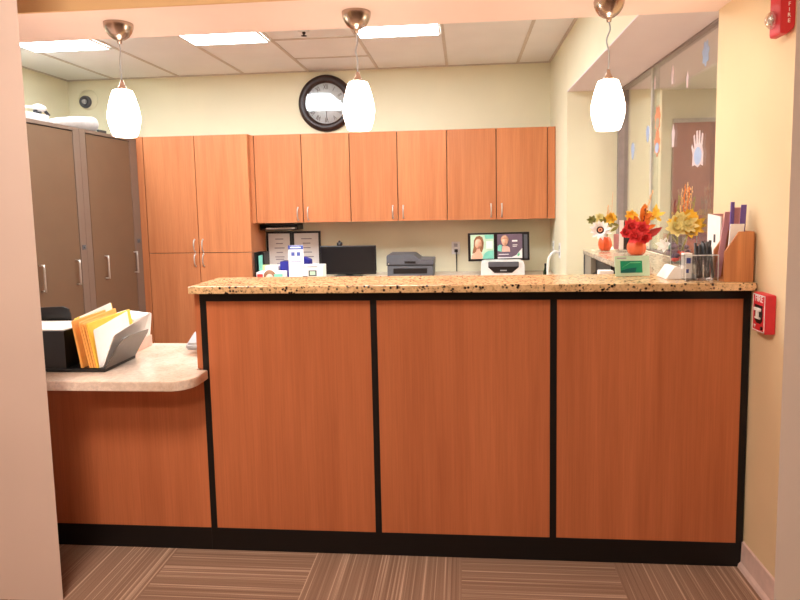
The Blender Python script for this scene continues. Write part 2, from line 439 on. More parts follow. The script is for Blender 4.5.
for i in range(3):
    a, m_, z = edges[2*i], edges[2*i+1], edges[2*i+2]
    r = thing('wall_cabinet', ((a+z)/2, 3.14, 1.214), ulab[i], 'cabinet', 'wood wall cabinets')
    x0 = -1.861 if i == 0 else a+.001; x1 = XI-.004 if i == 2 else z-.001
    obj('body', box((x0, UF+.02, 1.214), (x1, YB, 1.98)), 'wood', r)
    obj('gap_backing', box((x0+.001, UF+.0191, 1.216), (x1-.001, UF+.0199, 1.978)), 'gap', r)
    for (p, q, hx) in ((a, m_, m_-.045), (m_, z, m_+.045)):
        dd = obj('door', box((p+.0036, UF, 1.214), (q-.0036, UF+.019, 1.98), .0015), 'wood', r)
        pull(dd, hx, UF, 1.292)
    if i == 0: obj('filler_strip', box((-1.861, UF, 1.214), (-1.829, UF+.019, 1.98)), 'wood', r)
    if i == 2: obj('filler_strip', box((.704, UF, 1.214), (XI-.004, UF+.019, 1.98)), 'wood', r)

# ------------------------------------------------------------------ lockers along the left wall
LX = -2.86
llab = ['brown metal storage cabinet at far left, partly hidden by the near wall', 'brown metal storage cabinet beside the tall wood pantry']
for i, (y0, y1) in enumerate(((1.372, 2.119), (2.121, 2.868))):
    r = thing('storage_cabinet', (-3.15, (y0+y1)/2, 0), llab[i], 'storage cabinet', 'brown metal storage cabinets')
    y1b = y1 if i == 0 else 2.905
    fr = obj('cabinet_frame', B().box((-3.45, y0, 0), (LX-.022, y1b, 1.97)).box((LX-.022, y0, 0), (LX, y0+.07, 1.97), .002)
             .box((LX-.022, y1-.073 if i == 0 else 2.797, 0), (LX, y1b, 1.97), .002).box((LX-.022, y0+.07, 1.945), (LX, y1-.073, 1.97)).box((LX-.022, y0+.07, 0), (LX, y1-.073, .08)), 'lockerf', r)
    dy0, dy1 = y0+.078, (y1-.081 if i == 0 else 2.79)
    obj('door_gap', box((LX-.0215, y0+.0705, .0805), (LX-.0185, y1-.0735, 1.9445)), 'blackpl', r)  # black sheet painting the shade in the gap round the door
    dr = obj('door', box((LX-.018, dy0, .09), (LX-.002, dy1, 1.936), .002), 'locker', r)
    for hy in (((dy0+.15, dy1-.06) if i == 0 else (dy0+.14, dy1-.025))):
        zt, zb = .99, .815
        hb = B().cyl((LX-.003, hy, zt), (LX+.03, hy, zt), .005).cyl((LX-.003, hy, zb), (LX+.03, hy, zb), .005).tube([(LX+.03, hy, zb-.006), (LX+.03, hy, zt+.006)], .0065)
        obj('handle', hb, 'steel', dr)
    ly = y1-.035 if i == 0 else 2.85
    obj('lock', B().box((LX, ly-.02, 1.062), (LX+.006, ly+.02, 1.098), .002).cyl((LX+.006, ly, 1.08), (LX+.011, ly, 1.08), .009), 'grey', r)
ZT = 1.971
tag(obj('flat_box', box((-3.32, 1.45, ZT), (-2.90, 1.86, ZT+.055), .003), 'carton'), 'flat pale carton lying on the left storage cabinet', 'box')
HZ = ZT+.0555
hd = thing('label_maker', (-2.96, 1.83, HZ), 'small white handheld gadget with dark tip on the left storage cabinet', 'gadget')
obj('body', B().ball((-2.96, 1.85, HZ+.052), .03, (.9, 2.1, .85), 20), 'carton', hd)
for fy in (1.80, 1.84): obj('foot', box((-2.975, fy, HZ+.0), (-2.95, fy+.017, HZ+.034), .003), 'dgrey', hd)
obj('tip', B().cyl((-2.96, 1.895, HZ+.045), (-2.955, 1.935, HZ+.012), .011), 'dgrey', hd)
obj('rod', B().cyl((-2.96, 1.795, HZ+.05), (-2.96, 1.64, HZ+.03), .008), 'lgrey', hd)
pr = thing('paper_roll', (-2.97, 2.2, ZT), 'fat white roll wrapped in plastic, on the right storage cabinet', 'roll')
pts = [(-2.97, 1.98, ZT+.030), (-2.97, 2.10, ZT+.044), (-2.97, 2.25, ZT+.060), (-2.97, 2.40, ZT+.066), (-2.97, 2.46, ZT+.066)]
obj('wrap', B().tube(pts, lambda t: .022+.044*min(1, t*1.1) if t < .93 else .066-.25*(t-.93), 20, 5), 'carton', pr)
obj('roll_label', box((-2.885, 2.38, ZT+.0), (-2.865, 2.48, ZT+.02), .002), 'dgrey', pr)

# ------------------------------------------------------------------ ceiling lamps
def troffer(x0, x1, y0, y1, z, lab, mat, grp):
    r = thing('ceiling_light', ((x0+x1)/2, (y0+y1)/2, z-.02), lab, 'ceiling light', grp)
    obj('light_frame', B().box((x0, y0, z-.012), (x0+.014, y1, z-.001)).box((x1-.014, y0, z-.012), (x1, y1, z-.001)).box((x0, y0, z-.012), (x1, y0+.014, z-.001)).box((x0, y1-.014, z-.012), (x1, y1, z-.001)), 'white', r)
    obj('diffuser', box((x0+.015, y0+.015, z-.010), (x1-.015, y1-.015, z-.0015)), mat, r)
for i, nm in ((0, 'leftmost fluorescent ceiling panel, above the brown storage cabinets'), (2, 'middle fluorescent ceiling panel, left of the wall clock'), (4, 'rightmost fluorescent ceiling panel, above right of the wall clock')):
    troffer(CX[i]+.014, CX[i+1]-.014, 1.06, 2.25, CZ-.006, nm, 'tube', 'fluorescent office ceiling panels')
hl = ['hall ceiling light panel in front of the low counter', 'hall ceiling light panel farther back in the hall']
troffer(-1.28, -.68, -1.85, -1.25, 2.66, hl[0], 'halltube', 'hall ceiling panels')
troffer(-1.2, -.4, -3.3, -2.6, 2.66, hl[1], 'halltube2', 'hall ceiling panels')
troffer(2.3, 2.9, 1.6, 2.8, 2.56, 'ceiling light panel in the room behind the glass', 'tube2', None)  # lamp added only to brighten the room behind the glass

# ------------------------------------------------------------------ pendant lamps
plab = ['leftmost pendant lamp with white barrel shade, before the storage cabinets', 'middle pendant lamp with white barrel shade, overlapping the wall clock', 'rightmost pendant lamp with white barrel shade, before the glass opening']
PY = .17
for i, (x, dz) in enumerate(((-1.371, 0), (-.407, -.002), (.546, -.03))):
    r = thing('pendant_lamp', (x, PY, 2.099), plab[i], 'pendant lamp', 'pendant lamps over the counter')
    R = .056
    obj('canopy', B().lathe([(0, -.004), (R, -.004), (R, -.010), (R*.97, -.022), (R*.86, -.038), (R*.66, -.054), (R*.38, -.065), (.010, -.069), (.008, -.082), (0, -.082)], (x, PY, 2.104)), 'copper', r)
    zt = 1.842+dz
    wob = .006
    pts = [(x, PY, 2.024), (x+wob*(.2+i*.3), PY, 1.995), (x-wob*(.5+i*.4), PY, 1.955), (x+wob*.4*(i-1), PY, 1.92+dz/2), (x-.002, PY, zt+.03)]
    obj('cord', B().tube(pts, .0028, 8, 6), 'lgrey', r)
    obj('shade_cap', B().lathe([(0, .038), (.006, .036), (.009, .022), (.016, .008), (.024, -.002), (0, -.004)], (x, PY, zt)), 'copper', r)
    obj('lamp_shade', B().lathe([(0.0, 0.0), (0.027, 0.0), (0.0369, -0.0037), (0.045, -0.0243), (0.054, -0.0561), (0.0612, -0.0916), (0.0626, -0.1103), (0.0594, -0.1356), (0.0522, -0.1636), (0.0459, -0.1814), (0.0414, -0.1861), (0.0, -0.1851)], (x, PY, zt-.002)), 'shade', r)

# ------------------------------------------------------------------ wall and ceiling fittings
cx, cz, cy = -1.242, 2.285, YB-.001
ck = thing('wall_clock', (cx, cy, cz-.255), 'round wall clock with wide dark rim and roman numerals', 'clock')
back = Matrix.Translation((cx, cy, cz)) @ Matrix.Rotation(PI/2, 4, 'X')
obj('rim', B().lathe([(.18, .004), (.188, .034), (.2, .040), (.222, .046), (.245, .036), (.254, .02), (.255, 0), (.18, 0), (.18, .004)], mtx=back, seg=64), 'clockrim', ck)
obj('dial', B().lathe([(0, 0), (.186, 0), (.186, .010), (0, .010)], mtx=back, seg=48), 'dial', ck)
for k, t in enumerate(['XII', 'I', 'II', 'III', 'IIII', 'V', 'VI', 'VII', 'VIII', 'IX', 'X', 'XI']):
    a = -k*PI/6
    nb = B().text(t, .062, back @ Matrix.Rotation(a, 4, 'Z') @ Matrix.Translation((0, .145, .0105)) @ Matrix.Diagonal((.62, 1, 1, 1)), .0006)
    obj('numeral', nb, 'ink', ck)
for ang, L_, w_ in ((PI+.02, .15, .006), (-.55*PI, .09, .008)):
    obj('clock_hand', B().box((-w_/2, -.02, .012), (w_/2, L_, .0135), mtx=back @ Matrix.Rotation(ang, 4, 'Z')), 'ink', ck)
obj('clock_glass', B().prism([(.186*math.cos(2*PI*i/48), .186*math.sin(2*PI*i/48)) for i in range(48)], 2, .026, .028, mtx=back), 'clockglass', ck)
ws = thing('wall_sensor', (-3.55, YB, 2.386), 'small round grey sensor on a white plate high on the back wall', 'sensor')
mm = Matrix.Translation((-3.545, YB-.001, 2.375)) @ Matrix.Rotation(PI/2, 4, 'X')
obj('plate', B().lathe([(0, 0), (.095, 0), (.093, .006), (0, .008)], (.02, .02, 0), mtx=mm), 'cream', ws)
obj('dome', B().lathe([(0, .008), (.058, .008), (.056, .024), (.044, .034), (.040, .026), (0, .026)], mtx=mm), 'grey', ws)
obj('core', B().lathe([(0, .026), (.024, .026), (.02, .042), (0, .046)], mtx=mm), 'lgrey', ws)
sp = thing('sprinkler', (-1.1, 2.1, CZ-.05), 'small fire sprinkler head in the ceiling left of the middle pendant', 'sprinkler')
obj('escutcheon', B().lathe([(0, 0), (.04, 0), (.035, -.008), (0, -.01)], (-1.104, 2.05, CZ-.0005)), 'white', sp)
obj('head', B().lathe([(0, -.01), (.012, -.01), (.012, -.02), (.006, -.022), (.006, -.032), (.02, -.034), (.02, -.037), (0, -.037)], (-1.104, 2.05, CZ)), 'blackpl', sp)
# fire alarm devices on the right wall
XW = XR+.001
fs = thing('fire_strobe', (XW, -.2, 1.87), 'red fire alarm strobe with clear lens, high on the right wall', 'alarm strobe')
prof = [(-.222, 1.888), (-.210, 1.872), (-.168, 1.872), (-.160, 1.88), (-.160, 2.035), (-.222, 2.035)]
obj('housing', B().prism([(XW, 1.888), (XW-.004, 1.873), (XW-.022, 1.857), (XW-.042, 1.859), (XW-.044, 1.867), (XW-.044, 2.035), (XW, 2.035)], 1, -.216, -.148, .002), 'red', fs)
ft = B()
for k, ch in enumerate('FIRE'):
    ft.text(ch, .0165, Matrix.Translation((XW-.020, -.2165, 1.944-.0165*k)) @ Matrix.Rotation(PI/2, 4, 'X'), .0005)
obj('lettering', ft, 'white', fs)
obj('lens', B().ball((XW-.050, -.178, 1.908), .024, (.9, .9, 1.15), 16), clear('strobe lens', (.93, .88, .84), .22, .08), fs)
obj('lens_reflector', B().lathe([(0, 0), (.007, .003), (.012, .014), (.008, .006), (0, .002)], mtx=Matrix.Translation((XW-.046, -.178, 1.908)) @ Matrix.Rotation(-PI/2, 4, 'Y')).cyl((XW-.052, -.178, 1.892), (XW-.052, -.178, 1.924), .0025), 'white', fs)
ps = thing('fire_pull_station', (XW, -.14, .9), 'red fire alarm pull station on the right wall beside the granite end', 'fire alarm')
obj('housing', B().box((XW-.034, -.188, .902), (XW, -.098, 1.034), .005), 'red', ps)
def onface(y, z, s=1): return Matrix.Translation((XW-.0345, y, z)) @ Matrix.Rotation(-PI/2, 4, 'Z') @ Matrix.Rotation(PI/2, 4, 'X')
obj('lettering', B().text('FIRE', .030, onface(-.143, 1.015), .0006), 'white', ps)
obj('face_border', B().box((XW-.0352, -.184, .906), (XW-.034, -.181, 1.030)).box((XW-.0352, -.105, .906), (XW-.034, -.102, 1.030)).box((XW-.0352, -.184, .906), (XW-.034, -.102, .909)).box((XW-.0352, -.184, 1.027), (XW-.034, -.102, 1.030)), 'white', ps)
obj('pull_recess', B().prism([(-.168, .995), (-.118, .995), (-.118, .945), (-.132, .933), (-.156, .933), (-.168, .945)], 0, XW-.0355, XW-.034), 'black', ps)
obj('pull_handle', B().box((XW-.042, -.164, .975), (XW-.0355, -.122, .986), .002).box((XW-.042, -.150, .952), (XW-.0355, -.136, .975), .002).box((XW-.040, -.160, .948), (XW-.0355, -.126, .955), .001), 'white', ps)
obj('arrow', B().prism([(-.112, .926), (-.126, .926), (-.119, .914)], 0, XW-.0352, XW-.034), 'white', ps)
obj('key_lock', B().cyl((XW-.034, -.168, .920), (XW-.038, -.168, .920), .006), 'black', ps)
ps.location = ps.location + Vector((0, .02, .006))
# outlets
def outlet(name, lab, c, facing, tall=.115):
    r = thing(name, c, lab, 'wall outlet' if 'outlet' in name else 'wall plate')
    x, y, z = c
    if facing == 'y':
        obj('plate', box((x-.038, y-.006, z-tall/2), (x+.038, y-.0005, z+tall/2), .002), 'white', r)
        for s_ in (-.025, .025): obj('socket', B().box((x-.016, y-.008, z+s_-.015), (x+.016, y-.006, z+s_+.015), .002), 'lgrey', r)
    else:
        obj('plate', box((x-.006, y-.038, z-tall/2), (x-.0005, y+.038, z+tall/2), .002), 'white', r)
        for s_ in (-.025, .025): obj('socket', B().box((x-.008, y-.016, z+s_-.015), (x-.006, y+.016, z+s_+.015), .002), 'lgrey', r)
    return r
outlet('wall_outlet', 'white wall outlet with black cord on the back wall between printer and screen', (-.08, YB, .95), 'y')
tag(obj('power_cord', B().box((-.09, YB-.03, .912), (-.062, YB-.009, .940), .004).tube([(-.076, YB-.02, .915), (-.075, YB-.022, .86), (-.073, YB-.02, .736)], .005), 'blackpl'), 'black power cord hanging from the back wall outlet', 'cord')
outlet('wall_plate', 'white wall plate on the right wall nearest the back corner', (XI, 3.07, .96), 'x')
outlet('wall_outlet', 'white outlet on the right wall with looping white cable', (XI, 2.73, .96), 'x', .125)
tag(obj('white_cable', B().tube([(XI-.012, 2.73, .945), (XI-.05, 2.73, .95), (XI-.09, 2.72, .90), (XI-.10, 2.71, .82), (XI-.10, 2.70, .741)], .011), 'white'), 'thick white cable looping down from the right wall outlet', 'cable')

# ------------------------------------------------------------------ back desk and what stands on it
bd = thing('back_desk', (-.55, 2.9, 0), 'long desk along the back wall, under the wall cabinets', 'desk')
obj('desktop', box((-1.858, 2.40, .70), (XI-.003, YB-.001, .735), .003), 'lam', bd)
for x in (-1.84, -.9, .05, .73): obj('side_panel', box((x-.012, 2.45, 0), (x+.012, YB-.02, .70)), 'wood', bd)
DZ = .736
def cert(name, x0, x1, z0, z1, lab, e=.018):
    r = thing(name, ((x0+x1)/2, YB-.02, z0), lab, 'certificate frame', 'framed certificates')
    y = YB-.002
    obj('frame', B().box((x0, y-.02, z0), (x0+e, y, z1)).box((x1-e, y-.02, z0), (x1, y, z1)).box((x0+e, y-.02, z1-e), (x1-e, y, z1)).box((x0+e, y-.02, z0), (x1-e, y, z0+e)), 'blackpl', r)
    obj('sheet', box((x0+e, y-.010, z0+e), (x1-e, y, z1-e)), 'paper', r)
    ln = B()
    for k in range(9):
        zz = z1-.07-.042*k+(.02 if k > 4 else 0)
        wdt = random.uniform(.45, .95)*((x1-x0)-.12)
        ln.box(((x0+x1)/2-wdt/2, y-.0108, zz-.005), ((x0+x1)/2+wdt/2, y-.0100, zz+.004))
    obj('print', ln, 'textgrey', r)
    return r
cert('certificate_frame', -1.851, -1.607, .737, 1.125, 'dark framed certificate beside the pantry cabinet, left of its twin')
cert('certificate_frame', -1.604, -1.335, .737, 1.125, 'dark framed certificate beside the black monitor, right of its twin')
tag(obj('wall_shelf', B().box((-1.85, 3.12, 1.145), (-1.50, YB-.001, 1.152)).box((-1.85, 3.12, 1.19), (-1.50, YB-.001, 1.197)).box((-1.85, 3.12, 1.152), (-1.842, YB-.001, 1.19)).box((-1.508, 3.12, 1.152), (-1.50, YB-.001, 1.19)).box((-1.842, 3.27, 1.152), (-1.508, YB-.001, 1.19)), 'blackpl'), 'flat black tray fixed beneath the left wall cabinet', 'tray')
tag(obj('paper_stack', box((-1.80, 3.125, 1.1525), (-1.53, 3.26, 1.166), .001), 'paper'), 'white papers lying inside the black tray under the left wall cabinet', 'papers')
mo = thing('monitor', (-1.02, 2.98, DZ), 'black computer monitor with webcam on top, left of the dark grey printer', 'monitor')
obj('screen_housing', box((-1.262, 2.955, .755), (-.770, 2.995, 1.006), .006), 'blackpl', mo)
obj('screen', box((-1.248, 2.953, .775), (-.784, 2.9555, .992)), 'black', mo)
obj('stand', B().box((-1.13, 2.90, DZ), (-.90, 3.08, DZ+.012), .004).box((-1.05, 2.996, DZ+.012), (-.98, 3.02, .87), .004), 'blackpl', mo)
wcm = thing('webcam', (-1.085, 2.97, 1.006), 'small black webcam clipped on the black monitor', 'webcam')
obj('body', B().box((-1.113, 2.955, 1.007), (-1.066, 2.99, 1.036), .006).ball((-1.09, 2.97, 1.041), .012), 'blackpl', wcm)
obj('lens', B().cyl((-1.09, 2.956, 1.022), (-1.09, 2.951, 1.022), .008), 'grey', wcm)
p = thing('printer', (-.46, 2.92, DZ), 'dark grey office printer between black monitor and wall outlet', 'printer')
obj('base', B().box((-.652, 2.80, DZ), (-.262, 3.12, .842), .008), 'grey', p)
obj('scanner_lid', B().prism([(-.657, .848), (-.657, .925), (-.645, .934), (-.43, .934), (-.375, .892), (-.258, .890), (-.258, .848)], 1, 2.80, 3.12, .004), 'grey', p)
obj('seam', B().box((-.657, 2.797, .842), (-.258, 3.10, .848)), 'dgrey', p)
obj('paper_slot', box((-.60, 2.797, .775), (-.315, 2.802, .82), .002), 'blackpl', p)
obj('control_panel', B().box((-.505, 2.795, .862), (-.41, 2.801, .880), .002).box((-.657, 2.795, .85), (-.635, 2.801, .868), .002), 'blackpl', p)
obj('panel_light', box((-.645, 2.793, .855), (-.636, 2.7951, .862)), 'white', p)
m2 = thing('poster_screen', (.29, 3.0, .735), 'wide black screen showing two posters above the white printer', 'screen')
tilt = Matrix.Translation((.29, 3.0, .98)) @ Matrix.Rotation(-.012, 4, 'Y') @ Matrix.Translation((-.29, -3.0, -.98))
yy = 2.978
obj('housing', B().box((.030, yy, .858), (.552, yy+.035, 1.100), .004, mtx=tilt), 'blackpl', m2)
obj('stand', B().box((.24, yy+.036, DZ), (.34, yy+.05, .95)).box((.18, 2.97, DZ), (.40, 3.15, DZ+.012)), 'blackpl', m2)
# left poster: portrait of a person with long hair; right poster: person and pale text on plum
L1 = obj('poster', B().box((.052, yy-.002, .878), (.250, yy+.001, 1.086), mtx=tilt), 'mint', m2, 'poster with a person with brown hair on mint')
def ell(b, x, z, rx, rz, y): b.lathe([(0, 0), (1, 0), (1, .0006), (0, .0006)], mtx=tilt @ Matrix.Translation((x, y, z)) @ Matrix.Diagonal((rx, 1, rz, 1)) @ Matrix.Rotation(PI/2, 4, 'X'), seg=28); return b
def poly(b, pts, y, th=.0006): b.prism(pts, 1, y-th, y, mtx=tilt); return b
hb = poly(B(), [(.066, .925), (.078, .98), (.082, 1.04), (.10, 1.07), (.13, 1.078), (.155, 1.062), (.165, 1.02), (.160, .97), (.148, .935), (.12, .95), (.09, .93)], yy-.002)
obj('portrait_hair', hb, 'hair', L1)
fb = ell(B(), .118, 1.008, .030, .044, yy-.0027); poly(fb, [(.056, .879), (.062, .91), (.10, .945), (.105, .97), (.13, .97), (.135, .945), (.155, .90), (.15, .879)], yy-.0027)
obj('portrait_face', fb, 'skin', L1)
obj('poster_band', poly(B(), [(.150, .879), (.17, .925), (.20, .945), (.248, .95), (.248, .879)], yy-.0027), 'teal', L1)
obj('poster_band', poly(B(), [(.18, 1.05), (.248, 1.05), (.248, 1.084), (.17, 1.084)], yy-.0027), 'teal', L1)
obj('poster_block', poly(B(), [(.185, .965), (.24, .965), (.24, 1.03), (.185, 1.03)], yy-.0027), 'paper', L1)
L2 = obj('poster', B().box((.280, yy-.002, .878), (.492, yy+.001, 1.086), mtx=tilt), 'mauve', m2, 'plum poster with a person and pale lettering')
obj('portrait_face', ell(ell(B(), .343, 1.02, .026, .034, yy-.0027), .343, 1.056, .024, .012, yy-.0027), 'skin', L2)
obj('portrait_hair', ell(B(), .343, 1.040, .032, .036, yy-.0022), 'hair2', L2)
obj('portrait_clothes', poly(B(), [(.318, .935), (.322, .985), (.365, .985), (.385, .97), (.388, .935)], yy-.0027), 'pinkp', L2)
obj('poster_band', poly(B(), [(.282, .945), (.284, .985), (.30, .998), (.318, .99), (.316, .935)], yy-.0027), 'teal', L2)
wb = poly(B(), [(.282, .879), (.282, .890), (.40, .888), (.44, .905), (.49, .965), (.49, .879)], yy-.0027)
wb.box((.405, yy-.0035, 1.02), (.45, yy-.002, 1.034), mtx=tilt); wb.box((.41, yy-.0035, .99), (.45, yy-.002, .995), mtx=tilt); wb.box((.41, yy-.0035, .978), (.445, yy-.002, .983), mtx=tilt); wb.box((.29, yy-.0035, .91), (.375, yy-.002, .916), mtx=tilt)
obj('poster_text', wb, 'paper', L2)
obj('poster_leaf', poly(B(), [(.445, .905), (.465, .93), (.47, .905), (.455, .893)], yy-.0035), 'lgreen', L2)
obj('screen_corner', B().box((.505, yy-.001, .874), (.535, yy+.001, 1.08), mtx=tilt), 'grey', m2)
wp = thing('label_printer', (.32, 2.88, DZ), 'white desktop printer with black front under the poster screen', 'printer')
obj('body', B().prism([(.138, DZ), (.138, .83), (.145, .862), (.168, .872), (.468, .872), (.488, .862), (.496, .83), (.496, DZ)], 1, 2.80, 2.965, .004), 'white', wp)
obj('front_cover', B().prism([(.195, .862), (.445, .862), (.445, .822), (.39, .775), (.245, .775), (.195, .822)], 1, 2.794, 2.80), 'blackpl', wp)
obj('tray', B().prism([(.195, .868), (.445, .868), (.445, .826), (.195, .826)], 1, 2.785, 2.80, .003), 'grey', wp)
obj('badge', box((.292, 2.792, .79), (.346, 2.7945, .80)), 'lgrey', wp)
bo = thing('bottle', (.652, 2.72, DZ), 'small dark green bottle on the desk near the right wall', 'bottle')
obj('glass_body', B().lathe([(0, 0), (.017, 0), (.018, .012), (.018, .055), (.008, .085), (.007, .105), (0, .105)], (.652, 2.72, DZ)), 'bottle', bo)
obj('cap', B().cyl((.652, 2.72, DZ+.105), (.652, 2.72, DZ+.122), .008), 'black', bo)
# boxes and cards by the certificates (standing on the back desk)
k = 2.65
def X_(px_at2, Y0, Y1): return px_at2*(2.2+Y1)/(2.2+Y0)
def pt(x, z, Y0, Y1):   # carry a measured point back along the desk to its real depth
    s = (2.2+Y1)/(2.2+Y0); return x*s, 1.36+(z-1.36)*s
# photo box
x0, zt = pt(-1.504, .905, 2., 2.5); x1, _ = pt(-1.306, .9, 2., 2.5)
pb = thing('photo_box', ((x0+x1)/2, 2.55, DZ), 'low white carton with red corner and teal print before the certificates', 'box')
obj('carton', box((x0, 2.5, DZ), (x1, 2.62, zt-.02), .002), 'paper', pb)
obj('red_print', box((x0+.008, 2.4985, .76), (x0+.055, 2.5, zt-.035)), 'redp', pb)
obj('teal_print', box((x1-.075, 2.4985, .76), (x1-.004, 2.5, zt-.035)), 'teal', pb)
obj('picture', B().lathe([(0, 0), (.05, 0), (.05, .001), (0, .001)], mtx=Matrix.Translation(((x0+x1)/2, 2.5, .80)) @ Matrix.Rotation(PI/2, 4, 'X')), 'hair', pb)
obj('picture_face', B().lathe([(0, .001), (.032, .001), (.032, .002), (0, .002)], mtx=Matrix.Translation(((x0+x1)/2, 2.5, .785)) @ Matrix.Rotation(PI/2, 4, 'X')), 'pinkp', pb)
tag(obj('white_carton', box((x0+.03, 2.63, DZ), (x0+.14, 2.74, zt+.018), .002), 'paper'), 'plain white carton peeking over the red and teal photo box', 'box')
xa, za = pt(-1.455, .945, 2., 2.78); xb, _ = pt(-1.345, .945, 2., 2.78)
tag(obj('note_pad', box((xa, 2.78, DZ), (xb, 2.80, za-.005), .001), 'lime'), 'pale lime note card standing before the left certificate', 'card')
# black file holder at left
x0, zt = pt(-1.658, 1.0, 2.4, 2.85); x1, _ = pt(-1.576, 1., 2.4, 2.85)
fh = thing('file_holder', (x0+.04, 2.9, DZ), 'narrow black file holder with mint folder beside the pantry side', 'file holder')
obj('holder', B().box((x0, 2.85, DZ), (x0+.02, 2.99, zt), .002).box((x1-.014, 2.85, DZ), (x1, 2.99, zt), .002).box((x0, 2.98, DZ), (x1, 2.99, zt), .001).box((x0, 2.85, DZ), (x1, 2.99, DZ+.01)), 'blackpl', fh)
tag(obj('folder', box((x0+.03, 2.87, DZ+.011), (x1-.025, 2.97, zt-.03), .002), 'teal'), 'mint folder standing in the narrow black file holder', 'folder')
# blue boxes
x0, zt = pt(-1.388, .945, 2.2, 2.66); x1, _ = pt(-1.312, .93, 2.2, 2.66); x2, _ = pt(-1.225, .93, 2.2, 2.66)
b1 = thing('tissue_box', ((x0+x1)/2, 2.7, DZ), 'royal blue box left of the white photo carton, nearer the certificates', 'box')
obj('carton', box((x0, 2.66, DZ), (x1+.02, 2.78, zt), .003), 'bluebox', b1)
obj('slot', box((x0+.02, 2.69, zt), (x1, 2.75, zt+.002)), 'black', b1)
tag(obj('blue_box', B().prism([(x1+.03, DZ), (x1+.03, zt-.02), (x1+.05, zt+.012), (x1+.10, zt+.03), (x2+.06, zt+.006), (x2+.06, DZ)], 1, 2.70, 2.80, .003), 'bluebox'), 'royal blue box with humped top behind the white photo carton', 'box')
x0, zt = pt(-1.171, .938, 2., 2.48); x1, _ = pt(-1.013, .9, 2., 2.48)
wc = thing('printed_carton', ((x0+x1)/2, 2.53, DZ), 'white carton with dark pictures in front of the black monitor', 'box')
obj('carton', box((x0, 2.48, DZ), (x1, 2.60, zt-.004), .002), 'paper', wc)
obj('print', B().box((x0+.06, 2.478, .80), (x0+.125, 2.48, .845)).box((x0+.01, 2.478, .762), (x0+.05, 2.48, .80)), 'dgrey', wc)
obj('print_text', B().box((x0+.05, 2.478, .872), (x0+.13, 2.48, .878)).box((x0+.01, 2.478, .872), (x0+.04, 2.48, .876)), 'textgrey', wc)
obj('print_window', box((x0+.07, 2.477, .808), (x0+.115, 2.4785, .838)), 'mint', wc)
x0, zt = pt(-1.321, 1.077, 2.2, 2.60); x1, zb = pt(-1.205, .94, 2.2, 2.60)
sh = thing('sign_holder', ((x0+x1)/2, 2.6, DZ), 'white notice with blue header standing before the certificates', 'sign')
obj('sheet', box((x0, 2.60, DZ+.01), (x1, 2.606, zt-.01), .001), 'paper', sh)
obj('stand', B().box((x0, 2.58, DZ), (x1, 2.65, DZ+.01), .001), 'acrylic', sh)
obj('header_band', box((x0, 2.598, zt-.045), (x1, 2.6, zt-.012)), 'blueink', sh)
obj('header_text', box((x0+.02, 2.5972, zt-.034), (x1-.02, 2.598, zt-.024)), 'paper', sh)
obj('icons', B().box((x0+.025, 2.598, zt-.098), (x0+.053, 2.6, zt-.068)).box((x1-.055, 2.598, zt-.098), (x1-.027, 2.6, zt-.068)).box((x0+.02, 2.5985, zt-.15), (x1-.02, 2.6, zt-.145)), 'blueink', sh)

# ------------------------------------------------------------------ desk sorter on the low worktop
WZ = .7355
so = thing('desk_sorter', (-1.56, .06, WZ), 'black desktop sorter holding yellow envelopes on the beige worktop', 'desk organizer')
obj('base_tray', box((-1.84, -.05, WZ), (-1.385, .17, WZ+.014), .004), 'blackpl', so)
obj('end_box', B().box((-1.82, -.045, WZ+.014), (-1.545, -.040, .896)).box((-1.82, .155, WZ+.014), (-1.545, .16, .896)).box((-1.550, -.04, WZ+.014), (-1.545, .155, .896)).box((-1.82, -.04, WZ+.014), (-1.815, .155, .896)), 'blackpl', so)
rp = B(); pl = [(-.045, WZ+.012), (.165, WZ+.012), (.165, .845), (.155, .862), (.0, .868), (-.028, .862), (-.043, .84)]
shear = Matrix(((1, 0, .62, -1.389-.62*(WZ+.012)), (0, 1, 0, 0), (0, 0, 1, 0), (0, 0, 0, 1)))
obj('end_plate', rp.prism(pl, 0, 0, .004, mtx=shear), 'smoke', so, 'satin grey slanted end plate')
obj('back_divider', B().prism([(-1.83, WZ+.014), (-1.83, .935), (-1.82, .95), (-1.70, .955), (-1.672, .945), (-1.665, .92), (-1.665, WZ+.014)], 1, .172, .178), 'blackpl', so)
tag(obj('paper_stack', box((-1.81, -.035, WZ+.015), (-1.552, .15, .899), .001), 'paper'), 'stack of white paper filling the black sorter box', 'papers')
def leaf(name, xb, xt, y0, y1, zt, th, mat, lab, cat='envelope', grp='envelopes in the black sorter', rise=0., zb=WZ+.015):
    h = zt-zb
    sh_ = Matrix(((1, 0, (xt-xb)/h, xb-(xt-xb)/h*zb), (0, 1, 0, 0), (0, 0, 1, 0), (0, 0, 0, 1)))
    b = B().prism([(y0, zb), (y1, zb), (y1, zt+rise), (y0+.004, zt), (y0, zt-.006)], 0, -th, 0, .0012, mtx=sh_)
    return tag(obj(name, b, mat), lab, cat, grp)
leaf('envelope', -1.476, -1.505, -.045, .17, .935, .009, 'oenv', 'orange envelope standing apart, leftmost in the black sorter', rise=.006)
leaf('envelope', -1.444, -1.477, -.045, .20, .930, .007, 'oenv', 'orange envelope right of the gap in the sorter', rise=.012)
leaf('envelope', -1.434, -1.466, -.046, .16, .926, .007, 'oenv', 'second orange envelope right of the gap in the sorter')
leaf('envelope', -1.424, -1.455, -.044, .22, .922, .007, 'oenv', 'third orange envelope right of the gap in the sorter')
leaf('envelope', -1.414, -1.446, -.046, .25, .925, .007, 'yenv', 'bright yellow envelope backing the white sheets in the sorter', rise=.004)
leaf('envelope', -1.4985, -1.53, .0, .26, .935, .004, 'yenv', 'yellow envelope sticking up behind the orange ones in the sorter', rise=.02, zb=WZ+.015)
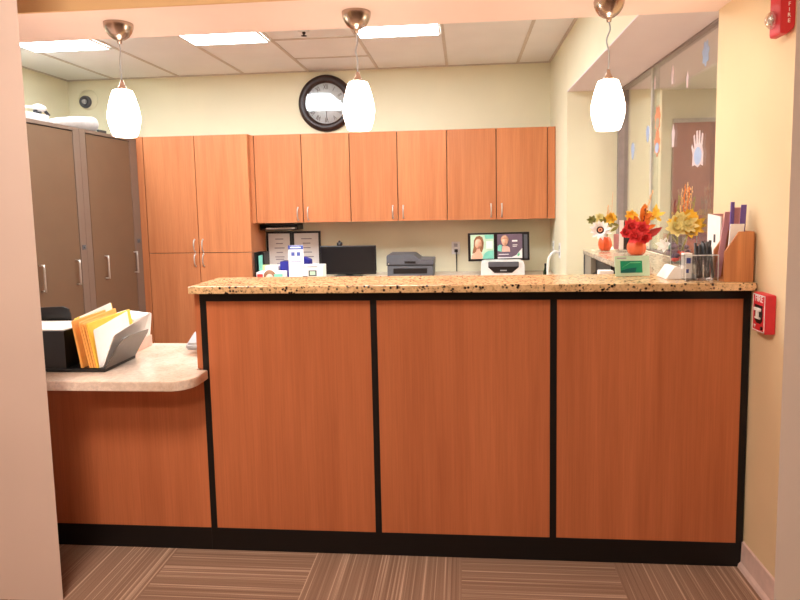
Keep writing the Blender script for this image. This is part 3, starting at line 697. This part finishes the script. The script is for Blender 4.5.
leaf('paper_sheet', -1.409, -1.425, -.042, .20, .90, .003, 'paper', 'white sheet leaning against the yellow envelope in the sorter', 'paper', 'white sheets in the sorter', rise=.03)
leaf('paper_sheet', -1.400, -1.345, -.038, .20, .88, .003, 'paper', 'white sheet leaning on the satin grey end plate', 'paper', 'white sheets in the sorter', rise=.045)
leaf('paper_sheet', -1.491, -1.521, .02, .24, .94, .003, 'paper', 'white sheet between orange and yellow envelopes in the sorter', 'paper', 'white sheets in the sorter', rise=.02)
leaf('pink_slip', -1.512, -1.541, .10, .15, .92, .003, 'pinkp', 'pale pink slip behind the leftmost orange envelope', 'paper', None)
pk = thing('forms_box', (-1.44, .3, WZ), 'white forms box with pink base behind the black sorter', 'box')
obj('box_base', box((-1.56, .25, WZ), (-1.435, .40, WZ+.05), .003), 'pinkp', pk)
obj('box_top', B().prism([(-1.555, WZ+.05), (-1.555, .90), (-1.43, .885), (-1.432, .86), (-1.442, WZ+.05)], 1, .252, .398, .002), 'paper', pk)
td = thing('tape_dispenser', (-1.15, .3, WZ), 'grey and black wedge shaped gadget on the worktop beside the tall counter', 'tape dispenser')
obj('body', B().prism([(.20, WZ), (.40, WZ), (.40, WZ+.03), (.37, WZ+.07), (.32, WZ+.075), (.22, WZ+.03)], 0, -1.135, -1.075, .005), 'blackpl', td)
obj('cover', B().prism([(.22, WZ+.02), (.40, WZ+.02), (.395, WZ+.055), (.36, WZ+.085), (.32, WZ+.085), (.23, WZ+.045)], 0, -1.195, -1.135, .008), 'lgrey', td)

# ------------------------------------------------------------------ niche ledge
LZ = 1.04
tag(obj('ledge_countertop', box((XI, .36, 1.012), (1.134, 1.79, LZ), .003), 'granite2'), 'pale granite ledge below the glass, carrying the flower pots', 'ledge')
ns = thing('ledge_stand', (.9, 1.2, 0), 'open dark stand under the pale granite ledge', 'stand')
obj('end_panel', box((.775, 1.565, 0), (.998, 1.744, 1.011)), 'deskgrey', ns)
obj('panel_edge', box((.774, 1.745, 0), (.998, 1.785, 1.011)), 'black', ns)
obj('back_panel', box((.985, .98, 0), (.998, 1.564, 1.011)), 'black', ns)
obj('shelf', box((.79, .98, .90), (.985, 1.564, .915)), 'black', ns)
obj('divider', box((.78, .93, 0), (.998, .979, 1.011)), 'panel', ns)
tag(obj('computer_case', box((.80, 1.16, .916), (.98, 1.54, 1.0), .004), 'blackpl'), 'black box on the shelf under the pale granite ledge', 'box')
# side desk behind the tall counter with a white box
sd = thing('side_desk', (.5, .9, 0), 'low side desk behind the tall counter, below the granite ledge', 'desk')
obj('desktop', box((.30, .5, .70), (.768, 1.5, .735), .003), 'lam', sd)
for y in (.55, 1.45): obj('side_panel', box((.32, y-.012, 0), (.76, y+.012, .70)), 'wood', sd)
tag(obj('white_box', box((.682, .90, .736), (.752, .955, 1.003), .004), 'paper'), 'white box behind the counter, left of the mint card stand', 'box')

# flower arrangements
def pumpkin(cx, cy, z, r, h, lob=.12):
    prof = [(0, 0), (r*.62, 0), (r*.86, h*.14), (r, h*.42), (r*.97, h*.66), (r*.80, h*.9), (r*.62, h), (r*.5, h*.97), (0, h*.8)]
    return B().lathe(prof, (cx, cy, z), 40, lobes=8, lob=lob)
def bloom(c, n, L, wdt, facing, layers=2, curl=.25, jitter=.25):
    b = B(); f = Vector(facing).normalized(); u = f.orthogonal().normalized(); v = f.cross(u)
    for l in range(layers):
        for i in range(n):
            a = 2*PI*(i+.5*l)/n+random.uniform(-jitter, jitter)*.5
            dr = (math.cos(a)*u+math.sin(a)*v)+f*(.25+.55*l)
            b.petal(Vector(c)+f*.002*l, dr, f, L*(1-.2*l)*random.uniform(.85, 1.1), wdt, curl)
    return b
def sprig(base, top, n, r=.004, rb=.006, bend=.01):
    p0, p1 = Vector(base), Vector(top); b = B()
    mid = (p0+p1)/2+Vector((bend, 0, 0)); b.tube([p0, mid, p1], .0016, 6, 4)
    for i in range(n):
        t = .35+.65*i/n; q = p0.lerp(p1, t)+Vector((random.uniform(-r, r), random.uniform(-r, r), 0))
        b.ball(q, rb*random.uniform(.7, 1.1), (.7, .7, 1.3), 8)
    return b
F = (-.45, -1, .15)
# daisy pot
a = thing('flower_pot', (.893, 1.70, LZ), 'small pumpkin pot with large white daisy, farthest along the granite ledge', 'flower arrangement')
obj('pot', pumpkin(.89, 1.70, LZ+.001, .043, .085), 'pot', a)
dz = obj('flower', bloom((.852, 1.650, 1.172), 12, .072, .026, F, 2, .02, .1), 'petalw', a, 'white daisy')
fm = Matrix.Translation((.849, 1.641, 1.174)) @ Vector(F).to_track_quat('Z', 'Y').to_matrix().to_4x4()
obj('flower_centre', B().lathe([(0, .002), (.026, 0), (.025, .008), (.012, .012), (0, .012)], mtx=fm), 'dcentre', dz)
obj('flower_eye', B().lathe([(.014, .010), (.013, .016), (.006, .016), (.006, .010)], mtx=fm), 'ocentre', dz)
obj('flower', bloom((.925, 1.69, 1.245), 9, .042, .026, F, 3, .3), 'petaly', a, 'yellow flower')
obj('flower', bloom((.865, 1.72, 1.245), 9, .040, .022, F, 3, .3), 'petalc', a, 'cream flower')
obj('flower', bloom((.815, 1.72, 1.235), 7, .034, .02, F, 2, .3), 'leafg', a, 'olive yellow flower')
lb = B()
for q in range(14):
    an = random.uniform(0, 2*PI); lb.petal((.91+.02*math.cos(an), 1.70, 1.18+random.uniform(-.02, .05)), (math.cos(an), -.3, math.sin(an)*.7), (0, -1, .3), random.uniform(.035, .06), .02, .2)
obj('leaves', lb, 'leafg', a)
obj('sprig', sprig((.90, 1.71, 1.14), (.905, 1.70, 1.33), 14), 'wheat', a)
obj('sprig', sprig((.90, 1.71, 1.14), (.935, 1.70, 1.41), 6, .003, .003), 'wheat', a)
obj('stems', B().tube([(.89, 1.70, LZ+.06), (.87, 1.68, 1.13), (.856, 1.66, 1.17)], .004).tube([(.89, 1.70, LZ+.06), (.91, 1.70, 1.16), (.923, 1.695, 1.235)], .004), 'leafg', a)
# red mum pot
a = thing('flower_pot', (.992, 1.36, LZ), 'pumpkin pot with bushy red flower, in the middle of the granite ledge', 'flower arrangement')
obj('pot', pumpkin(.99, 1.36, LZ+.001, .054, .088, .08), 'pot2', a)
for k, (x, y, z, s) in enumerate(((.945, 1.32, 1.205, .055), (1.0, 1.31, 1.19, .055), (.97, 1.30, 1.15, .055), (1.02, 1.32, 1.14, .045), (.93, 1.34, 1.17, .04))):
    obj('flower', bloom((x, y, z), 9, s, .03, (-.35+random.uniform(-.4, .4), -1, .25), 3, .35), 'petalr', a, 'red flower')
lb = B()
for q in range(16):
    an = random.uniform(.3, 2.7); lb.petal((1.015, 1.36, 1.20+random.uniform(-.02, .06)), (math.cos(an), random.uniform(-.5, .2), math.sin(an)), (0, -1, .2), random.uniform(.05, .085), .03, .25)
obj('leaves', lb, 'leafo', a, 'orange autumn leaves')
obj('flower', bloom((.965, 1.37, 1.265), 8, .04, .026, F, 2, .3), 'petaly', a, 'yellow flower')
obj('flower', bloom((1.09, 1.35, 1.268), 5, .06, .022, (-.2, -1, .5), 2, .2), 'petaly', a, 'yellow lily')
obj('leaf', B().petal((1.03, 1.33, 1.135), (1, -.1, .75), (0, -1, .2), .11, .035, .1), 'leafr', a, 'dark red leaf')
obj('leaf', B().petal((1.03, 1.35, 1.15), (1, -.1, .55), (0, -1, .2), .10, .03, -.1), 'leafr', a, 'dark red leaf')
obj('sprig', sprig((1.0, 1.36, 1.14), (1.045, 1.36, 1.33), 22, .014, .009), 'leafo', a)
obj('sprig', sprig((.99, 1.35, 1.16), (1.035, 1.345, 1.31), 12, .012, .006), 'berry', a, 'dark red berries')
obj('sprig', sprig((1.0, 1.37, 1.14), (1.078, 1.37, 1.415), 18, .006, .006), 'wheat', a)
# clear cube vase with yellow flowers
a = thing('flower_vase', (1.075, .885, LZ), 'clear square vase with yellow silk flowers, nearest along the granite ledge', 'flower arrangement')
x0, x1, y0, y1 = 1.006, 1.128, .83, .95
obj('vase', B().box((x0, y0, LZ+.001), (x1, y0+.003, 1.187)).box((x0, y1-.003, LZ+.001), (x1, y1, 1.187)).box((x0, y0+.003, LZ+.001), (x0+.003, y1-.003, 1.187)).box((x1-.003, y0+.003, LZ+.001), (x1, y1-.003, 1.187)).box((x0+.003, y0+.003, LZ+.001), (x1-.003, y1-.003, LZ+.006)), 'acrylic', a)
obj('vase_edge', B().box((x0-.001, y0-.001, LZ+.002), (x0+.002, y0+.002, 1.188)).box((x1-.002, y0-.001, LZ+.002), (x1+.001, y0+.002, 1.188)).box((x0, y0-.001, 1.186), (x1, y0+.002, 1.189)), 'lgrey', a)
fb = B()
for q in range(26): fb.ball((random.uniform(x0+.02, x1-.02), random.uniform(y0+.02, y1-.02), random.uniform(1.055, 1.135)), random.uniform(.010, .018), (1, 1, .8), 8)
obj('vase_filling', fb, 'potp', a, 'plum coloured filling')
fb = B()
for q in range(10): fb.ball((random.uniform(x0+.03, x1-.03), random.uniform(y0+.015, y0+.05), random.uniform(1.055, 1.11)), random.uniform(.010, .016), (1, 1, .8), 8)
obj('vase_filling', fb, 'redp', a, 'red filling')
for k, (x, y, z, s, mt, lb_) in enumerate(((1.035, .85, 1.215, .062, 'petalc', 'cream yellow flower'), (1.075, .84, 1.235, .06, 'petalc', 'cream yellow flower'), (1.05, .86, 1.255, .045, 'petalc', 'cream yellow flower'), (1.12, .86, 1.225, .06, 'petaly', 'golden flower'), (1.105, .87, 1.262, .05, 'petaly', 'golden flower'), (1.10, .85, 1.205, .05, 'petaly', 'golden flower'))):
    obj('flower', bloom((x, y, z), 9, s, .028, (-.3+random.uniform(-.4, .4), -1, .35), 3, .3), mt, a, lb_)
lb = B()
for q in range(18):
    an = random.uniform(.2, 2.9); lb.petal((1.07, .865, 1.215), (math.cos(an), random.uniform(-.6, .2), .6*math.sin(an)), (0, -1, .2), random.uniform(.06, .10), .03, .2)
obj('leaves', lb, 'petaly', a, 'golden leaves')
for k, (dx, zz, mt) in enumerate(((-.045, 1.36, 'berry'), (-.028, 1.38, 'leafg'), (-.012, 1.41, 'wheat'), (.002, 1.43, 'leafo'), (.014, 1.44, 'wheat'), (.022, 1.42, 'leafo'), (.036, 1.42, 'wheat'), (.05, 1.37, 'leafg'))):
    obj('sprig', sprig((1.075+dx*.4, .885, 1.18), (1.085+dx, .885, zz), 12, .006, .0055, dx*.2), mt, a)
obj('flower', bloom((.985, .86, 1.135), 7, .04, .022, (-.7, -1, .1), 2, .3), 'petalw', a, 'white drooping flower')
obj('stems', B().tube([(1.06, .89, 1.10), (1.055, .885, 1.16), (1.05, .87, 1.21)], .004).tube([(1.08, .89, 1.10), (1.10, .885, 1.17), (1.112, .87, 1.22)], .004).tube([(1.05, .88, 1.14), (1.02, .85, 1.175), (.998, .835, 1.192), (.99, .85, 1.15)], .003), 'leafg', a)
# leaflets behind the daisy
bh = thing('leaflet_stand', (.98, 1.60, LZ), 'leaflet stand with white and dark leaflets between the two pumpkin pots', 'leaflet stand')
obj('base', box((.945, 1.57, LZ+.001), (1.055, 1.66, LZ+.014), .002), 'acrylic', bh)
obj('leaflet', box((.950, 1.585, LZ+.014), (.975, 1.592, 1.235), .001), 'paper', bh, 'white leaflet')
obj('leaflet', box((.978, 1.60, LZ+.014), (1.045, 1.606, 1.225), .001), 'dgrey', bh, 'dark leaflet')
obj('leaflet', box((.925, 1.62, LZ+.014), (.955, 1.628, 1.15), .001), 'dpink', bh, 'pink leaflet')
# upside stickers on the glass
def sticker(y, z, s, mat, lab, kind=0, inner=None):
    pts = []
    n = 26
    for i in range(n):
        t = 2*PI*i/n
        if kind == 0:   # hand-like print with fingers up
            rr = 1.0+(.75 if math.sin(t) > .05 and i % 4 < 2 else 0)*abs(math.sin(t))
            rx = .95
        elif kind == 1: rr = 1+.15*math.sin(5*t); rx = .42
        else: rr = 1+.18*math.sin(7*t); rx = .8
        pts.append((y+s*rx*rr*math.cos(t), z+s*1.15*rr*math.sin(t)))
    if kind == 0: pts = [(y+s*.9*u, z+s*v) for u, v in [(-.8,-1),(-.4,-.9),(0,-1.05),(.5,-.9),(.9,-.95),(.85,-.3),(1.1,.15),(1.0,.3),(.65,-.05),(.62,.1),(.78,.75),(.6,.82),(.40,.25),(.28,.25),(.34,.98),(.14,1.0),(.06,.28),(-.06,.28),(-.10,.98),(-.30,.94),(-.32,.25),(-.44,.2),(-.58,.8),(-.76,.72),(-.66,.05),(-.85,-.3)]]
    o = obj('window_sticker', B().prism(pts, 0, 1.1482, 1.1495), mat)
    tag(o, lab, 'sticker', 'stickers on the glass')
    if inner: obj('inner_print', B().prism([(y+s*.55*math.cos(2*PI*i/16), z-s*.42+s*.5*math.sin(2*PI*i/16)) for i in range(16)], 0, 1.1474, 1.1481), inner, o)
sticker(.835, 2.045, .048, 'sticker', 'blue sticker high on the glass nearest the right wall edge', 2)
sticker(1.29, 2.035, .045, 'stickerw', 'white sticker high on the glass, near its top track', 1)
sticker(1.065, 1.965, .035, 'stickerw', 'small thin white sticker high on the glass above the door', 1)
sticker(.900, 1.605, .088, 'stickerw', 'large hand-print sticker with blue middle over the mauve door', 0, 'sticker')
sticker(1.26, 1.70, .052, 'stickerw', 'narrow white sticker left of the large hand-print sticker', 1)
sticker(1.535, 1.835, .062, 'stickero', 'orange sticker on the pane edge, above the blue one', 2, 'wallfar')
sticker(1.535, 1.69, .062, 'stickero', 'orange sticker with blue middle low on the pane edge', 2, 'sticker')
sticker(1.60, 2.055, .035, 'stickerw', 'pale sticker under the top track beside the pane edge', 1)
def sticker2(y, z, s, lab):
    pts = [(y+s*.7*math.cos(2*PI*i/14)*(1+.2*math.sin(6*PI*i/14)), z+s*1.2*math.sin(2*PI*i/14)) for i in range(14)]
    tag(obj('window_sticker', B().prism(pts, 0, 1.1702, 1.1715), 'sticker'), lab, 'sticker', 'stickers on the glass')
sticker2(2.14, 1.695, .05, 'blue sticker on the far pane, left and lower of two')
sticker2(1.80, 1.775, .045, 'blue sticker on the far pane beside the pane edge')

# ------------------------------------------------------------------ things on the granite
GZ = 1.0665
cd = thing('card_stand', (.64, .15, GZ), 'mint card stand with green picture, on the granite left of the papers', 'card stand')
ct = Matrix.Translation((.642, .152, GZ)) @ Matrix.Rotation(.10, 4, 'Z') @ Matrix.Rotation(-.16, 4, 'X')
obj('card', B().box((-.0665, 0, .001), (.0665, .005, .079), .001, mtx=ct), 'mint', cd)
obj('picture', B().box((-.046, -.0012, .014), (.038, 0, .060), mtx=ct), 'green', cd)
gp = B().prism([(-.046, .014), (-.046, .022), (-.02, .030), (.016, .034), (.010, .014)], 1, -.0018, -.0012, mtx=ct)
obj('picture_wave', gp, 'dgreen', cd)
obj('picture_streak', B().prism([(-.044, .032), (-.012, .052), (-.004, .055), (-.018, .046)], 1, -.0018, -.0012, mtx=ct).box((-.008, -.0018, .051), (.032, -.0012, .055), mtx=ct), 'lgreen', cd)
obj('card_text', B().box((-.058, -.0008, .068), (-.022, 0, .073), mtx=ct), 'textgrey', cd)
obj('foot', B().box((-.06, .005, .0), (.06, .045, .004), mtx=Matrix.Translation((.642, .152, GZ)) @ Matrix.Rotation(.1, 4, 'Z')), 'acrylic', cd)
pp = thing('paper_pad', (.79, .10, GZ), 'white tilted pad of papers on the granite beside the clear pen holder', 'papers')
obj('pad', B().prism([(.735, .0), (.845, 0), (.850, .004), (.848, .012), (.775, .046), (.765, .044)], 1, 0, .11, .001, mtx=Matrix.Translation((0, .06, GZ))), 'paper', pp)
ac = thing('pen_holder', (.85, .05, GZ), 'clear acrylic holder with black pens, on the granite before the tall leaflets', 'pen holder')
x0, x1, y0, y1, zt = .788, .902, .015, .085, 1.158
obj('acrylic_box', B().box((x0, y0, GZ), (x1, y0+.003, zt)).box((x0, y1-.003, GZ), (x1, y1, zt)).box((x0, y0+.003, GZ), (x0+.003, y1-.003, zt)).box((x1-.003, y0+.003, GZ), (x1, y1-.003, zt)).box((.826, y0+.003, GZ), (.829, y1-.003, zt)).box((x0+.003, y0+.003, GZ), (x1-.003, y1-.003, GZ+.003)), 'acrylic', ac)
obj('box_edge', B().box((x0, y0-.001, zt-.002), (x1, y0+.003, zt+.001)).box((x0, y0-.001, GZ), (x0+.002, y0+.002, zt)).box((x1-.002, y0-.001, GZ), (x1, y0+.002, zt)), 'white', ac)
ctb = tag(obj('business_card', box((.793, .05, GZ+.004), (.824, .075, zt+.004), .001), 'paper'), 'white cards standing in the left slot of the clear pen holder', 'cards')
obj('card_mark', B().box((.799, .0492, 1.125), (.818, .05, 1.145)).box((.801, .0492, 1.09), (.812, .05, 1.104)), 'blueink', ctb)
for k in range(11):
    bx = .838+.0053*k; tx = bx+random.uniform(-.016, .012)
    o = B().tube([(bx, .035+.005*(k % 5), GZ+.006), (tx, .04+.005*(k % 5), random.uniform(1.18, 1.212))], .0052, 8, 2)
    tag(obj('pen', o, 'dgrey' if k != 9 else 'leafr'), ('dark pen standing in the clear acrylic holder' if k != 9 else 'dark red pen standing in the clear acrylic holder'), 'pen', 'dark pens in the acrylic holder' if k != 9 else None)
# wood literature holder
wh = thing('wooden_leaflet_holder', (.95, .02, GZ), 'oak leaflet holder with slanted side at the granite right end', 'leaflet holder')
side = [(.904, 0), (1.002, 0), (1.002, .176), (.951, .176), (.904, .105)]
def sidep(y0, y1): return B().prism([(x, GZ+z) for x, z in side], 1, y0, y1, .0015)
obj('side_panel', sidep(-.028, -.018), 'oak', wh); obj('side_panel', sidep(.062, .072), 'oak', wh)
obj('back_panel', box((.992, -.018, GZ), (1.002, .062, GZ+.176)), 'oak', wh); obj('bottom_panel', box((.904, -.018, GZ), (.992, .062, GZ+.008)), 'oak', wh)
def standing(x0, x1, y0, y1, zt, mat, lab, lean=0., zb=GZ+.009, name='leaflet'):
    h = zt-zb
    sh_ = Matrix(((1, 0, lean/h, -lean/h*zb), (0, 1, 0, 0), (0, 0, 1, 0), (0, 0, 0, 1)))
    return tag(obj(name, B().box((x0, y0, zb), (x1, y1, zt), .001, mtx=sh_), mat), lab, 'leaflet')
standing(.918, .965, -.006, .0, 1.268, 'paper', 'white leaflet leaning in the front of the oak holder', .012)
standing(.938, .950, .022, .030, 1.345, 'purple', 'tall narrow purple leaflet, left of two in the oak holder', .004)
standing(.960, .978, .006, .012, 1.335, 'purple', 'wide purple leaflet, right of two in the oak holder', .010)
standing(.945, .972, .042, .048, 1.325, 'dpink', 'dusty pink leaflet between the purple ones in the oak holder', .012)
standing(.905, .925, .052, .058, 1.31, 'dpink', 'dusty pink leaflet leaning behind the tall white leaflet box', .03)
lbx = thing('leaflet_box', (.955, .14, GZ), 'tall white leaflet box with dusty pink front, behind the oak holder', 'leaflet box')
obj('side', B().prism([(.080, GZ), (.195, GZ), (.195, 1.300), (.08, 1.292)], 0, .930, .936), 'paper', lbx)
obj('front', box((.9362, .078, GZ), (.986, .084, 1.272), .001), 'dpink', lbx)
obj('back', box((.9362, .19, GZ), (.986, .195, 1.30), .001), 'dpink', lbx)
obj('side_print', B().box((.929, .12, 1.195), (.930, .135, 1.225)), 'ink', lbx)

# ------------------------------------------------------------------ world and camera
wd = bpy.data.worlds.new('World'); S.world = wd; wd.use_nodes = True
wd.node_tree.nodes['Background'].inputs[0].default_value = (.9, .85, .8, 1); wd.node_tree.nodes['Background'].inputs[1].default_value = .3
p_, r_, y_ = 9.34902154e-02, 1.90579195e-02, 8.85624485e-02
fw = Vector((-math.sin(y_)*math.cos(p_), math.cos(y_)*math.cos(p_), -math.sin(p_)))
rt = Vector((math.cos(y_), math.sin(y_), 0)); dn = fw.cross(rt)
cr, sr = math.cos(r_), math.sin(r_)
right = cr*rt+sr*dn; down = -sr*rt+cr*dn
cam = bpy.data.cameras.new('Camera'); co = bpy.data.objects.new('Camera', cam); COL.objects.link(co)
mt = Matrix((right, -down, -fw)).transposed().to_4x4(); mt.translation = Vector((0, -2.2, 1.36))
co.matrix_world = mt
cam.sensor_width = 36; cam.sensor_fit = 'HORIZONTAL'; cam.lens = 600/800*36
cam.shift_x = (400-411.651)/800; cam.shift_y = (260.063-300)/800; cam.clip_start = .05
S.camera = co
S.view_settings.view_transform = 'Standard'; S.view_settings.look = 'None'; S.view_settings.gamma = 1; S.view_settings.use_curve_mapping = False
S.view_settings.exposure = 0.3
